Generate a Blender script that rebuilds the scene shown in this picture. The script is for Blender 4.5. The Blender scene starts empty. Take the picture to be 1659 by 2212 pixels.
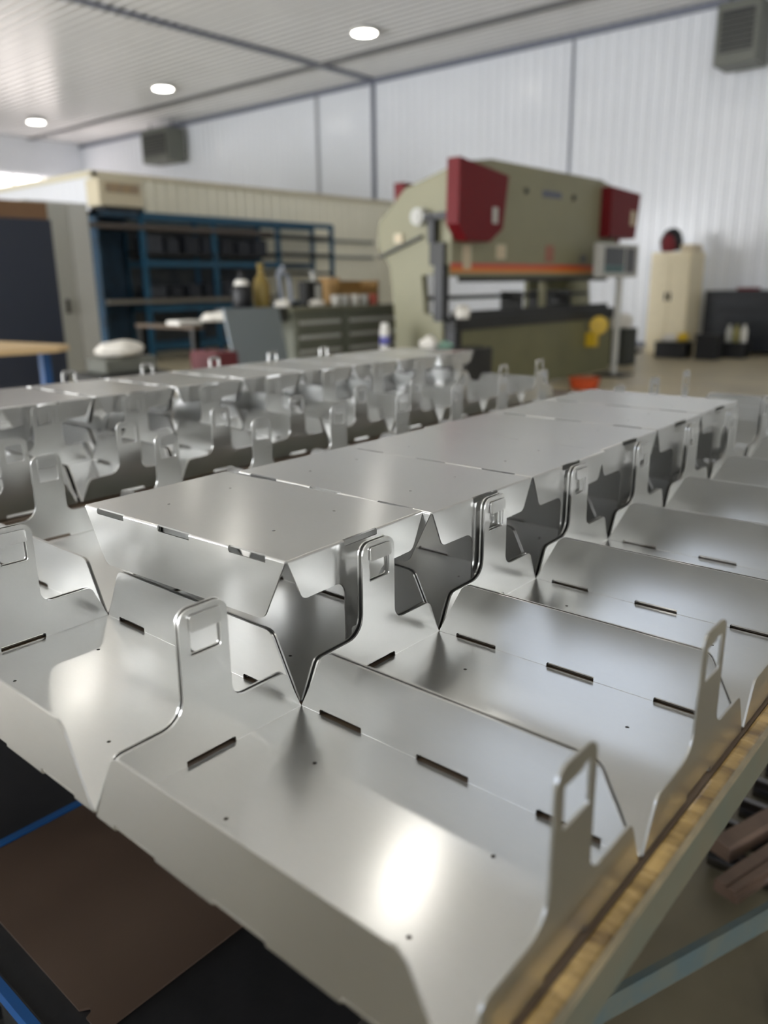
import bpy, bmesh, math, random
from mathutils import Vector, Matrix
random.seed(7)
sc = bpy.context.scene
COL = sc.collection

# ------------------------------------------------------------------ camera
W = .205                                   # one tray pitch in metres
ZT = .95                                   # height of the table top
UL = 1.5545                                # tray length in pitches
FPX, PIT, ROL, YAW = 1723.2, .27871, -.01222, 2.28228
CAM = Vector((3.8892*W, -1.1376*W, ZT + 1.7747*W))
cp, sp = math.cos(PIT), math.sin(PIT)
Fw = Vector((math.cos(YAW)*cp, math.sin(YAW)*cp, -sp))
Rt = Vector((math.sin(YAW), -math.cos(YAW), 0))
Up = Rt.cross(Fw)
c_, s_ = math.cos(ROL), math.sin(ROL)
R2 = c_*Rt + s_*Up; U2 = -s_*Rt + c_*Up
cd = bpy.data.cameras.new('camera')
cam = bpy.data.objects.new('camera', cd); COL.objects.link(cam)
m3 = Matrix((R2, U2, -Fw)).transposed()
cam.matrix_world = Matrix.Translation(CAM) @ m3.to_4x4()
cd.sensor_fit = 'VERTICAL'; cd.sensor_height = 36.0
cd.lens = FPX/2212*36.0
cd.clip_start = .01; cd.clip_end = 200
cd.dof.use_dof = True
cd.dof.focus_distance = .80
cd.dof.aperture_fstop = 3.6
sc.camera = cam

# ------------------------------------------------------------------ light, world, exposure
LAMP = 7.5
DOOR = 1.25
wd = bpy.data.worlds.new('world'); sc.world = wd; wd.use_nodes = True
wd.node_tree.nodes['Background'].inputs[0].default_value = (.8, .88, 1, 1)
wd.node_tree.nodes['Background'].inputs[1].default_value = .25
sc.view_settings.view_transform = 'Standard'
sc.view_settings.look = 'None'
sc.view_settings.exposure = 1.5
sc.view_settings.gamma = 1.0
sc.view_settings.use_curve_mapping = False
sc.cycles.max_bounces = 10
sc.cycles.diffuse_bounces = 5
sc.cycles.glossy_bounces = 6
sc.cycles.sample_clamp_indirect = 6.0
sc.cycles.caustics_reflective = True
sc.cycles.use_denoising = True

# ------------------------------------------------------------------ materials
def nd(nt, t, **kw):
    n = nt.nodes.new(t)
    for k, v in kw.items():
        setattr(n, k, v)
    return n
def srgb(r, g, b):
    f = lambda c: ((c/255+.055)/1.055)**2.4 if c > 10 else c/255/12.92
    return (f(r), f(g), f(b), 1)
def mat(name, rgb, rough=.5, metal=0., var=.0, scale=8., bump=.0, bscale=60., rvar=0., rgb2=None, coat=0., stretch=None, spec=.5):
    m = bpy.data.materials.new(name); m.use_nodes = True
    nt = m.node_tree; b = nt.nodes['Principled BSDF']
    b.inputs['Base Color'].default_value = srgb(*rgb)
    b.inputs['Roughness'].default_value = rough
    b.inputs['Metallic'].default_value = metal
    b.inputs['Specular IOR Level'].default_value = spec
    if coat: b.inputs['Coat Weight'].default_value = coat; b.inputs['Coat Roughness'].default_value = .15
    tc = nd(nt, 'ShaderNodeTexCoord')
    vec = tc.outputs['Object']
    if stretch:
        mp = nd(nt, 'ShaderNodeMapping'); mp.inputs['Scale'].default_value = stretch
        nt.links.new(vec, mp.inputs[0]); vec = mp.outputs[0]
    if var or rvar or rgb2:
        n = nd(nt, 'ShaderNodeTexNoise'); n.inputs['Scale'].default_value = scale
        n.inputs['Detail'].default_value = 6; n.inputs['Roughness'].default_value = .6
        nt.links.new(vec, n.inputs['Vector'])
        rp = nd(nt, 'ShaderNodeValToRGB')
        rp.color_ramp.elements[0].position = .35; rp.color_ramp.elements[1].position = .65
        a = srgb(*rgb)
        z = srgb(*rgb2) if rgb2 else tuple(min(1, c*(1+var)) for c in a[:3])+(1,)
        if not rgb2: a = tuple(c*(1-var) for c in a[:3])+(1,)
        rp.color_ramp.elements[0].color = a; rp.color_ramp.elements[1].color = z
        nt.links.new(n.outputs['Fac'], rp.inputs[0])
        nt.links.new(rp.outputs[0], b.inputs['Base Color'])
        if rvar:
            mr = nd(nt, 'ShaderNodeMapRange')
            mr.inputs['To Min'].default_value = rough-rvar; mr.inputs['To Max'].default_value = rough+rvar
            mr.inputs['From Min'].default_value = .3; mr.inputs['From Max'].default_value = .7
            nt.links.new(n.outputs['Fac'], mr.inputs['Value']); nt.links.new(mr.outputs[0], b.inputs['Roughness'])
    if bump:
        n2 = nd(nt, 'ShaderNodeTexNoise'); n2.inputs['Scale'].default_value = bscale; n2.inputs['Detail'].default_value = 4
        nt.links.new(vec, n2.inputs['Vector'])
        bp = nd(nt, 'ShaderNodeBump'); bp.inputs['Strength'].default_value = bump; bp.inputs['Distance'].default_value = .002
        nt.links.new(n2.outputs['Fac'], bp.inputs['Height']); nt.links.new(bp.outputs[0], b.inputs['Normal'])
    return m
def emit(name, rgb, strength):
    m = bpy.data.materials.new(name); m.use_nodes = True
    nt = m.node_tree; nt.nodes.remove(nt.nodes['Principled BSDF'])
    e = nd(nt, 'ShaderNodeEmission'); e.inputs[0].default_value = (*rgb, 1); e.inputs[1].default_value = strength
    nt.links.new(e.outputs[0], nt.nodes['Material Output'].inputs[0])
    return m

def alu_mat():
    m = bpy.data.materials.new('brushed_aluminium'); m.use_nodes = True
    nt = m.node_tree; b = nt.nodes['Principled BSDF']
    b.inputs['Metallic'].default_value = 1
    tc = nd(nt, 'ShaderNodeTexCoord')
    mp = nd(nt, 'ShaderNodeMapping'); mp.inputs['Scale'].default_value = (30, 120, 120)
    nt.links.new(tc.outputs['Object'], mp.inputs[0])
    n = nd(nt, 'ShaderNodeTexNoise'); n.inputs['Scale'].default_value = 3; n.inputs['Detail'].default_value = 5
    nt.links.new(mp.outputs[0], n.inputs['Vector'])
    n2 = nd(nt, 'ShaderNodeTexNoise'); n2.inputs['Scale'].default_value = 9; n2.inputs['Detail'].default_value = 5
    nt.links.new(tc.outputs['Object'], n2.inputs['Vector'])
    mix = nd(nt, 'ShaderNodeMix'); mix.data_type = 'RGBA'
    mix.inputs[6].default_value = (.66, .66, .645, 1); mix.inputs[7].default_value = (.72, .72, .705, 1)
    ad = nd(nt, 'ShaderNodeMath', operation='MULTIPLY_ADD'); ad.inputs[1].default_value = .45; 
    nt.links.new(n.outputs['Fac'], ad.inputs[0])
    ml = nd(nt, 'ShaderNodeMath', operation='MULTIPLY'); ml.inputs[1].default_value = .55
    nt.links.new(n2.outputs['Fac'], ml.inputs[0]); nt.links.new(ml.outputs[0], ad.inputs[2])
    nt.links.new(ad.outputs[0], mix.inputs[0])
    nt.links.new(mix.outputs[2], b.inputs['Base Color'])
    mr = nd(nt, 'ShaderNodeMapRange'); mr.inputs['To Min'].default_value = .175; mr.inputs['To Max'].default_value = .215
    mr.inputs['From Min'].default_value = .3; mr.inputs['From Max'].default_value = .7
    nt.links.new(ad.outputs[0], mr.inputs['Value']); nt.links.new(mr.outputs[0], b.inputs['Roughness'])
    b.inputs['Anisotropic'].default_value = .5
    tg = nd(nt, 'ShaderNodeCombineXYZ'); tg.inputs[0].default_value = 0; tg.inputs[1].default_value = 1; tg.inputs[2].default_value = .05
    nt.links.new(tg.outputs[0], b.inputs['Tangent'])
    g = nd(nt, 'ShaderNodeBsdfAnisotropic'); g.inputs['Roughness'].default_value = .40
    nt.links.new(mix.outputs[2], g.inputs['Color'])
    ms = nd(nt, 'ShaderNodeMixShader'); ms.inputs[0].default_value = .3
    nt.links.new(b.outputs[0], ms.inputs[1]); nt.links.new(g.outputs[0], ms.inputs[2])
    nt.links.new(ms.outputs[0], nt.nodes['Material Output'].inputs[0])
    return m
ALU = alu_mat()
WALLW = mat('white_siding', (236, 239, 244), .2, var=.02, scale=.6)
CEILM = mat('ceiling_liner', (214, 214, 214), .24, var=.03, scale=.5)
TRIMM = mat('grey_trim', (120, 124, 138), .5)
CREAM = mat('cream_siding', (240, 236, 216), .45, var=.03, scale=.8)
OFFSIDE = mat('office_side_siding', (214, 216, 220), .4)
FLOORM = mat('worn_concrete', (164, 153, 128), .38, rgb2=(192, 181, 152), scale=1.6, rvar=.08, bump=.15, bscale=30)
WOOD = mat('worn_varnished_edge', (112, 88, 50), .25, rgb2=(200, 168, 106), scale=14, rvar=.08, bump=.2, bscale=40, stretch=(1, 3, 1))
BOARD = mat('brown_board', (74, 60, 46), .6, rgb2=(92, 76, 58), scale=6)
STEELG = mat('painted_grey_steel', (84, 90, 80), .5, rgb2=(100, 94, 76), scale=9, rvar=.06)
STEELB = mat('blue_grey_steel', (72, 90, 94), .5, rgb2=(92, 96, 86), scale=12)
BRONZE = mat('brown_oiled_steel', (112, 94, 82), .3, metal=.6, var=.05, scale=2)
BLACKR = mat('black_rubber', (15, 16, 18), .5, rgb2=(22, 22, 24), scale=20, bump=.3)
BLUEP = mat('blue_paint', (16, 72, 128), .45)
RACKB = mat('rack_blue_paint', (24, 76, 104), .5, var=.15, scale=3)
NAVY = mat('navy_cabinet', (44, 50, 64), .45)
BEIGEC = mat('beige_cabinet', (234, 222, 190), .5, var=.03)
GREYC = mat('light_grey_panel', (188, 188, 182), .5)
GREEN = mat('machine_green', (138, 135, 108), .5, var=.04, scale=2)
GREEND = mat('machine_dark_green', (112, 110, 78), .5, var=.08, scale=2)
REDM = mat('machine_red', (104, 12, 20), .55, spec=.3)
REDS = mat('stripe_red', (196, 74, 50), .4)
ORGS = mat('stripe_orange', (214, 130, 44), .4)
DARK = mat('dark_steel', (40, 40, 38), .45, metal=.3)
BLACK = mat('black_plastic', (16, 17, 20), .45)
ROLL = mat('polished_roller', (120, 120, 124), .22, metal=1.)
RUSTB = mat('brown_bar_steel', (92, 74, 62), .45, metal=.2, rgb2=(112, 92, 78), scale=14, rvar=.08)
YEL = mat('yellow_paint', (214, 178, 40), .4)
WHITEP = mat('white_plastic', (226, 224, 216), .5)
CLOTH = mat('white_cloth', (226, 222, 212), .9)
CARD = mat('cardboard', (118, 90, 66), .8)
GOLD = mat('golden_bottle', (136, 116, 58), .4, metal=.2)
SCREEN = mat('dark_screen', (20, 24, 28), .2)
TEAL = mat('teal_screen', (40, 84, 84), .3)
DRAWER = mat('olive_grey_metal', (112, 114, 100), .45)
SHEET = mat('grey_sheet', (128, 136, 140), .4, metal=.3)
TANW = mat('tan_wood', (206, 178, 134), .5)
REDC = mat('red_fabric', (112, 28, 36), .7)
BEIGEM = mat('beige_label', (206, 192, 164), .6)
HEATM = mat('grey_heater', (104, 106, 98), .5)
LENS = emit('lamp_lens', (1, .96, .89), LAMP)
DAY = emit('daylight_opening', (.74, .83, 1.0), DOOR)
FILLP = emit('fill_glow', (.95, .97, 1.0), 6.5)
DAY2 = emit('daylight_opening_warm', (1.0, .90, .87), 1.8)

# shade around the work tables painted into the floor colour, with a noisy border
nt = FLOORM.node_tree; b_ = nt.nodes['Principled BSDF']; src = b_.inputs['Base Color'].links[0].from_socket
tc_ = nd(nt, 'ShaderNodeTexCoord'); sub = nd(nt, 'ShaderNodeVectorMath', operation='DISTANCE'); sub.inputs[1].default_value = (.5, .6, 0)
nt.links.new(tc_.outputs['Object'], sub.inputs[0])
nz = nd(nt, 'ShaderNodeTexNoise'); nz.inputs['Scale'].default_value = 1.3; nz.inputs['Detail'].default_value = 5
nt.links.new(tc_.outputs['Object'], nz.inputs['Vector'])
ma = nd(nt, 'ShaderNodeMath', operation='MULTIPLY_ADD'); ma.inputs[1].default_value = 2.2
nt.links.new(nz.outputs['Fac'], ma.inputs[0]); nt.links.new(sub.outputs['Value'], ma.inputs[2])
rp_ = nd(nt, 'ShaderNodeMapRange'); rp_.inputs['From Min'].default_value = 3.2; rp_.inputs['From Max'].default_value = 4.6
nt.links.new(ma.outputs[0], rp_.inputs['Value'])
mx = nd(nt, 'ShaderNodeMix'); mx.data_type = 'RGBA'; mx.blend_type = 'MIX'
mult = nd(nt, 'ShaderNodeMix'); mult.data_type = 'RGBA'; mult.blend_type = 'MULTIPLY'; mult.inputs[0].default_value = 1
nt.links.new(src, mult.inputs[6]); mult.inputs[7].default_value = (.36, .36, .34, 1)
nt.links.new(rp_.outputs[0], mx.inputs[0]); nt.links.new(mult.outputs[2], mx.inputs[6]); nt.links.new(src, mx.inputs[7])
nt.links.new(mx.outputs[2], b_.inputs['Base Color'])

# ------------------------------------------------------------------ helpers
def link(name, me, m, parent=None):
    o = bpy.data.objects.new(name, me); COL.objects.link(o)
    if m and not me.materials: me.materials.append(m)
    if parent: o.parent = parent
    return o
def tag(o, label=None, cat=None, group=None, kind=None):
    if label: o['label'] = label
    if cat: o['category'] = cat
    if group: o['group'] = group
    if kind: o['kind'] = kind
    return o
def empty(name, loc, label, cat, group=None, rz=0):
    o = bpy.data.objects.new(name, None); COL.objects.link(o)
    o.location = loc; o.rotation_euler = (0, 0, rz); o.empty_display_size = .1
    return tag(o, label, cat, group)
class MB:
    def __init__(s): s.bm = bmesh.new()
    def box(s, x0, x1, y0, y1, z0, z1, bev=0.):
        b = bmesh.new()
        vs = [b.verts.new(p) for p in ((x0,y0,z0),(x1,y0,z0),(x1,y1,z0),(x0,y1,z0),(x0,y0,z1),(x1,y0,z1),(x1,y1,z1),(x0,y1,z1))]
        for f in ((0,3,2,1),(4,5,6,7),(0,1,5,4),(1,2,6,5),(2,3,7,6),(3,0,4,7)): b.faces.new([vs[i] for i in f])
        if bev: bmesh.ops.bevel(b, geom=b.edges[:], offset=bev, segments=2, affect='EDGES', profile=.6)
        s.add(b); return s
    def add(s, b, M=None):
        if M: b.transform(M)
        me = bpy.data.meshes.new('t'); b.to_mesh(me); b.free(); s.bm.from_mesh(me); bpy.data.meshes.remove(me); return s
    def cyl(s, p0, p1, r, r2=None, seg=20):
        p0, p1 = Vector(p0), Vector(p1); d = p1-p0
        b = bmesh.new(); bmesh.ops.create_cone(b, cap_ends=True, segments=seg, radius1=r, radius2=r if r2 is None else r2, depth=d.length)
        q = d.to_track_quat('Z', 'Y').to_matrix().to_4x4()
        return s.add(b, Matrix.Translation((p0+p1)/2) @ q)
    def lathe(s, prof, loc=(0,0,0), seg=24):
        b = bmesh.new(); rings = []
        for r, z in prof:
            rings.append([b.verts.new((loc[0]+r*math.cos(2*math.pi*i/seg), loc[1]+r*math.sin(2*math.pi*i/seg), loc[2]+z)) for i in range(seg)])
        for a, c in zip(rings, rings[1:]):
            for i in range(seg): b.faces.new((a[i], a[(i+1)%seg], c[(i+1)%seg], c[i]))
        b.faces.new(rings[0][::-1]); b.faces.new(rings[-1])
        return s.add(b)
    def prism(s, pts, ax, a0, a1):
        # polygon pts in the two other axes, extruded along axis ax from a0 to a1
        b = bmesh.new()
        def P(p, a):
            q = list(p); q.insert(ax, a); return q
        A = [b.verts.new(P(p, a0)) for p in pts]; B = [b.verts.new(P(p, a1)) for p in pts]
        n = len(pts)
        b.faces.new(A); b.faces.new(B[::-1])
        for i in range(n): b.faces.new((A[i], B[i], B[(i+1)%n], A[(i+1)%n]))
        bmesh.ops.recalc_face_normals(b, faces=b.faces[:])
        return s.add(b)
    def blob(s, loc, rx, ry, rz, seed=0, amp=.18, sub=3):
        b = bmesh.new(); bmesh.ops.create_icosphere(b, subdivisions=sub, radius=1)
        rnd = random.Random(seed); ph = [rnd.uniform(0, 6) for _ in range(6)]
        for v in b.verts:
            k = 1+amp*(math.sin(3*v.co.x+ph[0])*math.cos(4*v.co.y+ph[1])+.6*math.sin(7*v.co.z+ph[2]+5*v.co.x))
            v.co = Vector((v.co.x*rx*k+loc[0], v.co.y*ry*k+loc[1], max(-rz*.55, v.co.z*rz*k)+loc[2]))
        for f in b.faces: f.smooth = True
        return s.add(b)
    def obj(s, name, m, parent=None, smooth=False):
        me = bpy.data.meshes.new(name); s.bm.to_mesh(me); s.bm.free()
        if smooth:
            for p in me.polygons: p.use_smooth = True
        return link(name, me, m, parent)
def ray(px, py):
    return Fw + R2*((px-829.5)/FPX) - U2*((py-1106)/FPX)
def at(px, py, ax, val):
    d = ray(px, py); t = (val-CAM[ax])/d[ax]; return CAM + d*t

# ------------------------------------------------------------------ sheet metal
def rounded(pts):
    out = []; n = len(pts)
    for i, (x, y, r) in enumerate(pts):
        if r <= 0: out.append((x, y)); continue
        p = Vector((x, y)); a = Vector(pts[i-1][:2])-p; b = Vector(pts[(i+1)%n][:2])-p
        a.normalize(); b.normalize()
        ang = math.acos(max(-1, min(1, a.dot(b))))
        d = r/math.tan(ang/2)
        bis = (a+b).normalized(); c = p+bis*(r/math.sin(ang/2))
        s = p+a*d-c; e = p+b*d-c
        a0 = math.atan2(s.y, s.x); a1 = math.atan2(e.y, e.x); da = (a1-a0+math.pi) % (2*math.pi)-math.pi
        k = max(3, int(abs(da)/.2))
        for j in range(k+1):
            t = a0+da*j/k; out.append((c.x+r*math.cos(t), c.y+r*math.sin(t)))
    return out
def circle(x, y, r, n=16): return [(x+r*math.cos(2*math.pi*i/n), y+r*math.sin(2*math.pi*i/n)) for i in range(n)]
def sheet(bm, outline, holes, f, t):
    """fill outline with holes, give it thickness t; f(a,b,h) maps to space"""
    b = bmesh.new()
    for loop in [outline]+holes:
        vs = [b.verts.new((x, y, 0)) for x, y in loop]
        for i in range(len(vs)): b.edges.new((vs[i], vs[(i+1)%len(vs)]))
    bmesh.ops.triangle_fill(b, edges=b.edges[:], use_beauty=True, use_dissolve=False)
    b.verts.index_update()
    top = [bm.verts.new(f(v.co.x, v.co.y, t)) for v in b.verts]
    bot = [bm.verts.new(f(v.co.x, v.co.y, 0)) for v in b.verts]
    for fc in b.faces:
        ix = [v.index for v in fc.verts]
        bm.faces.new([top[i] for i in ix]); bm.faces.new([bot[i] for i in ix[::-1]])
    for e in b.edges:
        if len(e.link_faces) == 1:
            i, j = e.verts[0].index, e.verts[1].index
            bm.faces.new((top[i], top[j], bot[j], bot[i]))
    b.free()
def arc(bm, segs, g, r, t, n=4):
    """bend strips: for each (a0,a1) a quarter tube; g(a, out, z) maps; out = distance inward from outer face"""
    for a0, a1 in segs:
        rows = []
        for k in range(n+1):
            th = math.pi/2*k/n
            oo, oz = r-r*math.cos(th), r-r*math.sin(th)
            io, iz = r-(r-t)*math.cos(th), r-(r-t)*math.sin(th)
            rows.append([bm.verts.new(g(a0, oo, oz)), bm.verts.new(g(a1, oo, oz)), bm.verts.new(g(a1, io, iz)), bm.verts.new(g(a0, io, iz))])
        for p, q in zip(rows, rows[1:]):
            for i in range(4): bm.faces.new((p[i], p[(i+1)%4], q[(i+1)%4], q[i]))
T_ = .0085; R_ = .0105
U0, U1, V0, V1 = .005, UL-.005, .003, .993
SL = [(.125, .365), (.652, .895), (1.178, 1.42)]        # slots along the long bends
SE = (.385, .622)                                       # slot in each end bend
NH = .031
def gaps(lo, hi, slots):
    out = []; a = lo
    for s0, s1 in slots: out.append((a, s0)); a = s1
    out.append((a, hi)); return out
def fin(bm):
    bmesh.ops.recalc_face_normals(bm, faces=bm.faces[:])
    me = bpy.data.meshes.new('sheet'); bm.to_mesh(me); bm.free(); me.materials.append(ALU); return me
def S(u, v, z): return (u*W, v*W, z*W)
def base_mesh():
    bm = bmesh.new()
    a0, a1, b0, b1 = U0+R_, U1-R_, V0+R_, V1-R_; k = .003
    o = [(a0, b0)]
    for s0, s1 in SL: o += [(s0, b0), (s0, b0+k), (s1, b0+k), (s1, b0)]
    o += [(a1, b0), (a1, SE[0]), (a1-k, SE[0]), (a1-k, SE[1]), (a1, SE[1]), (a1, b1)]
    for s0, s1 in SL[::-1]: o += [(s1, b1), (s1, b1-k), (s0, b1-k), (s0, b1)]
    o += [(a0, b1), (a0, SE[1]), (a0+k, SE[1]), (a0+k, SE[0]), (a0, SE[0])]
    holes = [circle(u, v, .0085) for u in (.372, 1.182) for v in (.283, .712)]
    sheet(bm, o, holes, lambda a, b, h: S(a, b, h), T_)
    return fin(bm)
def long_mesh(side):
    bm = bmesh.new(); H = .305
    p = [(U0+R_, R_, 0), (.165, H, .06), (UL-.165, H, .06), (U1-R_, R_, 0)]
    for s0, s1 in SL[::-1]: p += [(s1, R_, 0), (s1, NH, .0), (s0, NH, .012), (s0, R_, 0)]
    if side < 0:
        f = lambda a, z, h: S(a, V0+h, z); g = lambda a, o, z: S(a, V0+o, z)
    else:
        f = lambda a, z, h: S(a, V1-h, z); g = lambda a, o, z: S(a, V1-o, z)
    sheet(bm, rounded(p), [], f, T_)
    arc(bm, gaps(U0+R_, U1-R_, SL), g, R_, T_)
    return fin(bm)
def end_mesh(side):
    bm = bmesh.new(); H = .636
    p = [(V0+R_, R_, 0), (.1, .188, .05), (.392, .196, .1), (.400, H, .055), (.622, H, .055), (.622, .198, .062), (.902, .2, .045), (V1-R_, R_, 0),
         (SE[1], R_, 0), (SE[1], NH, .012), (SE[0], NH, 0), (SE[0], R_, 0)]
    hole = rounded([(.445, .445, .006), (.585, .445, .012), (.585, .585, .012), (.445, .585, .006)])
    if side < 0:
        f = lambda b, z, h: S(U0+h, b, z); g = lambda b, o, z: S(U0+o, b, z)
    else:
        f = lambda b, z, h: S(U1-h, b, z); g = lambda b, o, z: S(U1-o, b, z)
    sheet(bm, rounded(p), [hole], f, T_)
    arc(bm, gaps(V0+R_, V1-R_, [SE]), g, R_, T_)
    return fin(bm)
def lip_mesh(side):
    bm = bmesh.new(); d = .016
    o = rounded([(.443, .548, .008), (.588, .548, .008), (.588, .612, .012), (.443, .612, .012)])
    sg = 1 if side < 0 else -1; x = U0 if side < 0 else U1
    sheet(bm, o, [], lambda b, z, h: S(x+sg*(d+h-(0.004 if z > .58 else 0)), b, z), T_*.7)
    return fin(bm)
M_BASE, M_LN, M_LF, M_EN, M_EF, M_PN, M_PF = base_mesh(), long_mesh(-1), long_mesh(1), end_mesh(-1), end_mesh(1), lip_mesh(-1), lip_mesh(1)
def tray(u, v, z, label, group, flip=False, rz=0, lips=True):
    r = bpy.data.objects.new('sheet_metal_tray', None); COL.objects.link(r); r.empty_display_size = .05
    r.location = (u*W, v*W, ZT+z*W)
    if flip:
        r.rotation_euler = (math.pi, 0, rz)
        r.location = (u*W, (v+1)*W, ZT+z*W)
    else: r.rotation_euler = (0, 0, rz)
    tag(r, label, 'tray', group)
    for nm, me in (('base', M_BASE), ('side_flap', M_LN), ('side_flap', M_LF), ('end_flap', M_EN), ('end_flap', M_EF)):
        o = link(nm, me, None, r)
        if nm == 'end_flap' and lips:
            link('window_lip', M_PN if me is M_EN else M_PF, None, o)
    return r

# ------------------------------------------------------------------ room shell
YW, XW, XE, YF, HC = 16.0, -27.0, 9.0, -5.5, 6.12
def struct(name, mb, m, parent=None):
    o = mb.obj(name, m, parent); o['kind'] = 'structure'; return o
def ribbed(axis, a0, a1, c, b0, b1, depth, pitch=.23, horiz=False, sgn=1):
    """profiled panel; runs a0..a1 along axis (0/1), extruded b0..b1; rib depth toward sgn"""
    bm = bmesh.new(); pts = []; a = a0
    while a < a1:
        pts += [(a, 0), (a+pitch*.62, 0), (a+pitch*.70, depth), (a+pitch*.92, depth)]
        a += pitch
    pts.append((a1, 0))
    pts = [p for p in pts if p[0] <= a1]
    def P(a, d, b):
        if horiz:  # ceiling: ribs stacked in y, running in x
            return (b, a, c+sgn*d)
        return (a, c+sgn*d, b) if axis == 0 else (c+sgn*d, a, b)
    A = [bm.verts.new(P(a, d, b0)) for a, d in pts]; B = [bm.verts.new(P(a, d, b1)) for a, d in pts]
    for i in range(len(pts)-1): bm.faces.new((A[i], A[i+1], B[i+1], B[i]))
    m = MB(); m.bm.free(); m.bm = bm
    return m
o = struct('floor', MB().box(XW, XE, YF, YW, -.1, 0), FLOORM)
struct('ceiling', ribbed(1, YF, YW, HC, XW, XE, .025, horiz=True, sgn=-1), CEILM)
struct('wall_back', ribbed(0, XW, XE, YW, 0, HC, .025, sgn=-1), WALLW)
# far end wall with a daylight opening behind the office
w = ribbed(1, YF, YW, XW, 0, HC, .02, sgn=1)
struct('wall_left', w, WALLW)
struct('wall_right', ribbed(1, YF, YW, XE, 0, HC, .02, sgn=-1), WALLW)
w = MB(); DX0, DX1, DZ0, DZ = -3.2, -1.3, 3.2, 5.2
w.box(XW, DX0, YF-.1, YF, 0, HC).box(DX1, XE, YF-.1, YF, 0, HC).box(DX0, DX1, YF-.1, YF, DZ, HC).box(DX0, DX1, YF-.1, YF, 0, DZ0)
struct('wall_front', w, WALLW)
# high windows letting daylight in
d = struct('window_1', MB().box(DX0, DX1, YF-.08, YF-.06, DZ0, DZ), DAY)
f = MB()
for k in range(0, 3): f.box(DX0+(DX1-DX0)*k/2-.06, DX0+(DX1-DX0)*k/2+.06, YF-.06, YF-.02, DZ0, DZ)
f.box(DX0, DX1, YF-.06, YF-.02, DZ0-.05, DZ0+.03).box(DX0, DX1, YF-.06, YF-.02, DZ-.03, DZ+.05)
struct('window_frame', f, TRIMM, d)
for n_, (ax0, ax1) in enumerate(((-16.5, -11.8), (-10.6, -5.9), (4.4, 7.2))):  # unseen glowing panels added on the front wall to raise the ambient light
    d = struct('door_%d' % (n_+1), MB().box(ax0, ax1, YF+.0, YF+.02, 0, 3.9), FILLP)
    f = MB()
    for k in range(0, 7): f.box(ax0, ax1, YF+.02, YF+.05, k*.65-.03 if k else 0, k*.65+.03)
    for k in range(0, 5): f.box(ax0+(ax1-ax0)*k/4-.05, ax0+(ax1-ax0)*k/4+.05, YF+.02, YF+.05, 0, 3.9)
    struct('door_frame', f, TRIMM, d)
d = struct('window_2', MB().box(XW+.03, XW+.05, 12.4, 15.3, 2.6, 4.9), DAY2)
f = MB()
for k in range(4): f.box(XW+.05, XW+.08, 12.4+k*2.9/3-.04, 12.4+k*2.9/3+.04, 2.6, 4.9)
struct('window_frame', f, TRIMM, d)
# ceiling seams, wall trims, conduits
struct('trim_1', MB().box(XW, XE, YW-.10, YW-.03, HC-.14, HC-.03), TRIMM)
struct('trim_2', MB().box(-13.45, -13.27, YF, YW-.1, HC-.075, HC-.026), TRIMM)
struct('trim_3', MB().box(XW, XE, 14.05, 14.25, HC-.06, HC-.026), mat('pale_trim', (112, 112, 114), .5))
struct('trim_4', MB().box(-13.40, -13.30, YW-.075, YW-.026, 0, HC-.1), TRIMM)
struct('baseboard_back', MB().box(XW, XE, YW-.06, YW-.026, 0, .1), TRIMM)
xs = at(688, 300, 1, YW).x
struct('trim_5', MB().box(xs-.05, xs+.05, YW-.05, YW-.026, 0, HC-.1), mat('thin_trim', (170, 172, 176), .5))
# hanging conduit on the back wall
c0 = at(1240, 60, 1, YW-.08); c1 = at(1214, 372, 1, YW-.08)
tag(MB().cyl((c0.x, YW-.06, HC-.14), (c0.x+.03, YW-.06, 1.0), .022, seg=8).obj('conduit', TRIMM), 'thin grey vertical conduit on the white wall behind the press', 'conduit')

# office box with cream siding
XO, YO, HO = -12.8, at(200, 372, 0, -12.8).y, 3.24
struct('wall_office', ribbed(1, YO, YW-.03, XO, 0, HO, .02, pitch=.24, sgn=1), CREAM)
struct('wall_office_side', ribbed(0, -22, XO, YO, 0, HO, .02, pitch=.24, sgn=-1), OFFSIDE)
struct('ceiling_office', MB().box(-22, XO, YO, YW-.03, HO-.05, HO), CREAM)
struct('trim_6', MB().box(XO, XO+.05, YO-.03, YW-.03, HO-.06, HO+.03).box(-22, XO+.05, YO-.05, YO, HO-.06, HO+.03).box(XO-.02, XO+.05, YO-.05, YO+.06, 0, HO), mat('cream_trim', (206, 198, 172), .5))

# ------------------------------------------------------------------ ceiling lamps
ORD = ['first','second','third','fourth','fifth','sixth','seventh','eighth','ninth','tenth','eleventh','twelfth']
lamp_h = None
def lamp(x, y, label, grp='round ceiling lamps'):
    global lamp_h
    t = empty('ceiling_lamp', (x, y, 0), label, 'lamp', grp)
    if lamp_h is None:
        h = MB().lathe([(.06, HC-.03), (.25, HC-.05), (.26, HC-.09), (.25, HC-.115), (.235, HC-.115), (.235, HC-.10)]).obj('housing', WHITEP, t, True)
        l = MB().lathe([(.232, HC-.101), (.225, HC-.12), (.15, HC-.128), (.02, HC-.13)]).obj('lens', LENS, t)
        lamp_h = (h.data, l.data)
    else:
        link('housing', lamp_h[0], None, t); link('lens', lamp_h[1], None, t)
for k, (x, y) in enumerate([tuple(at(px, py, 2, HC-.12)[:2]) for px, py in ((787, 73), (352, 193), (78, 265))]):
    lamp(x, y, ['largest bright round ceiling lamp, rightmost of the three in view', 'bright round ceiling lamp, middle of the three in view', 'smallest round ceiling lamp, leftmost, nearest the far end wall'][k])
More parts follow.
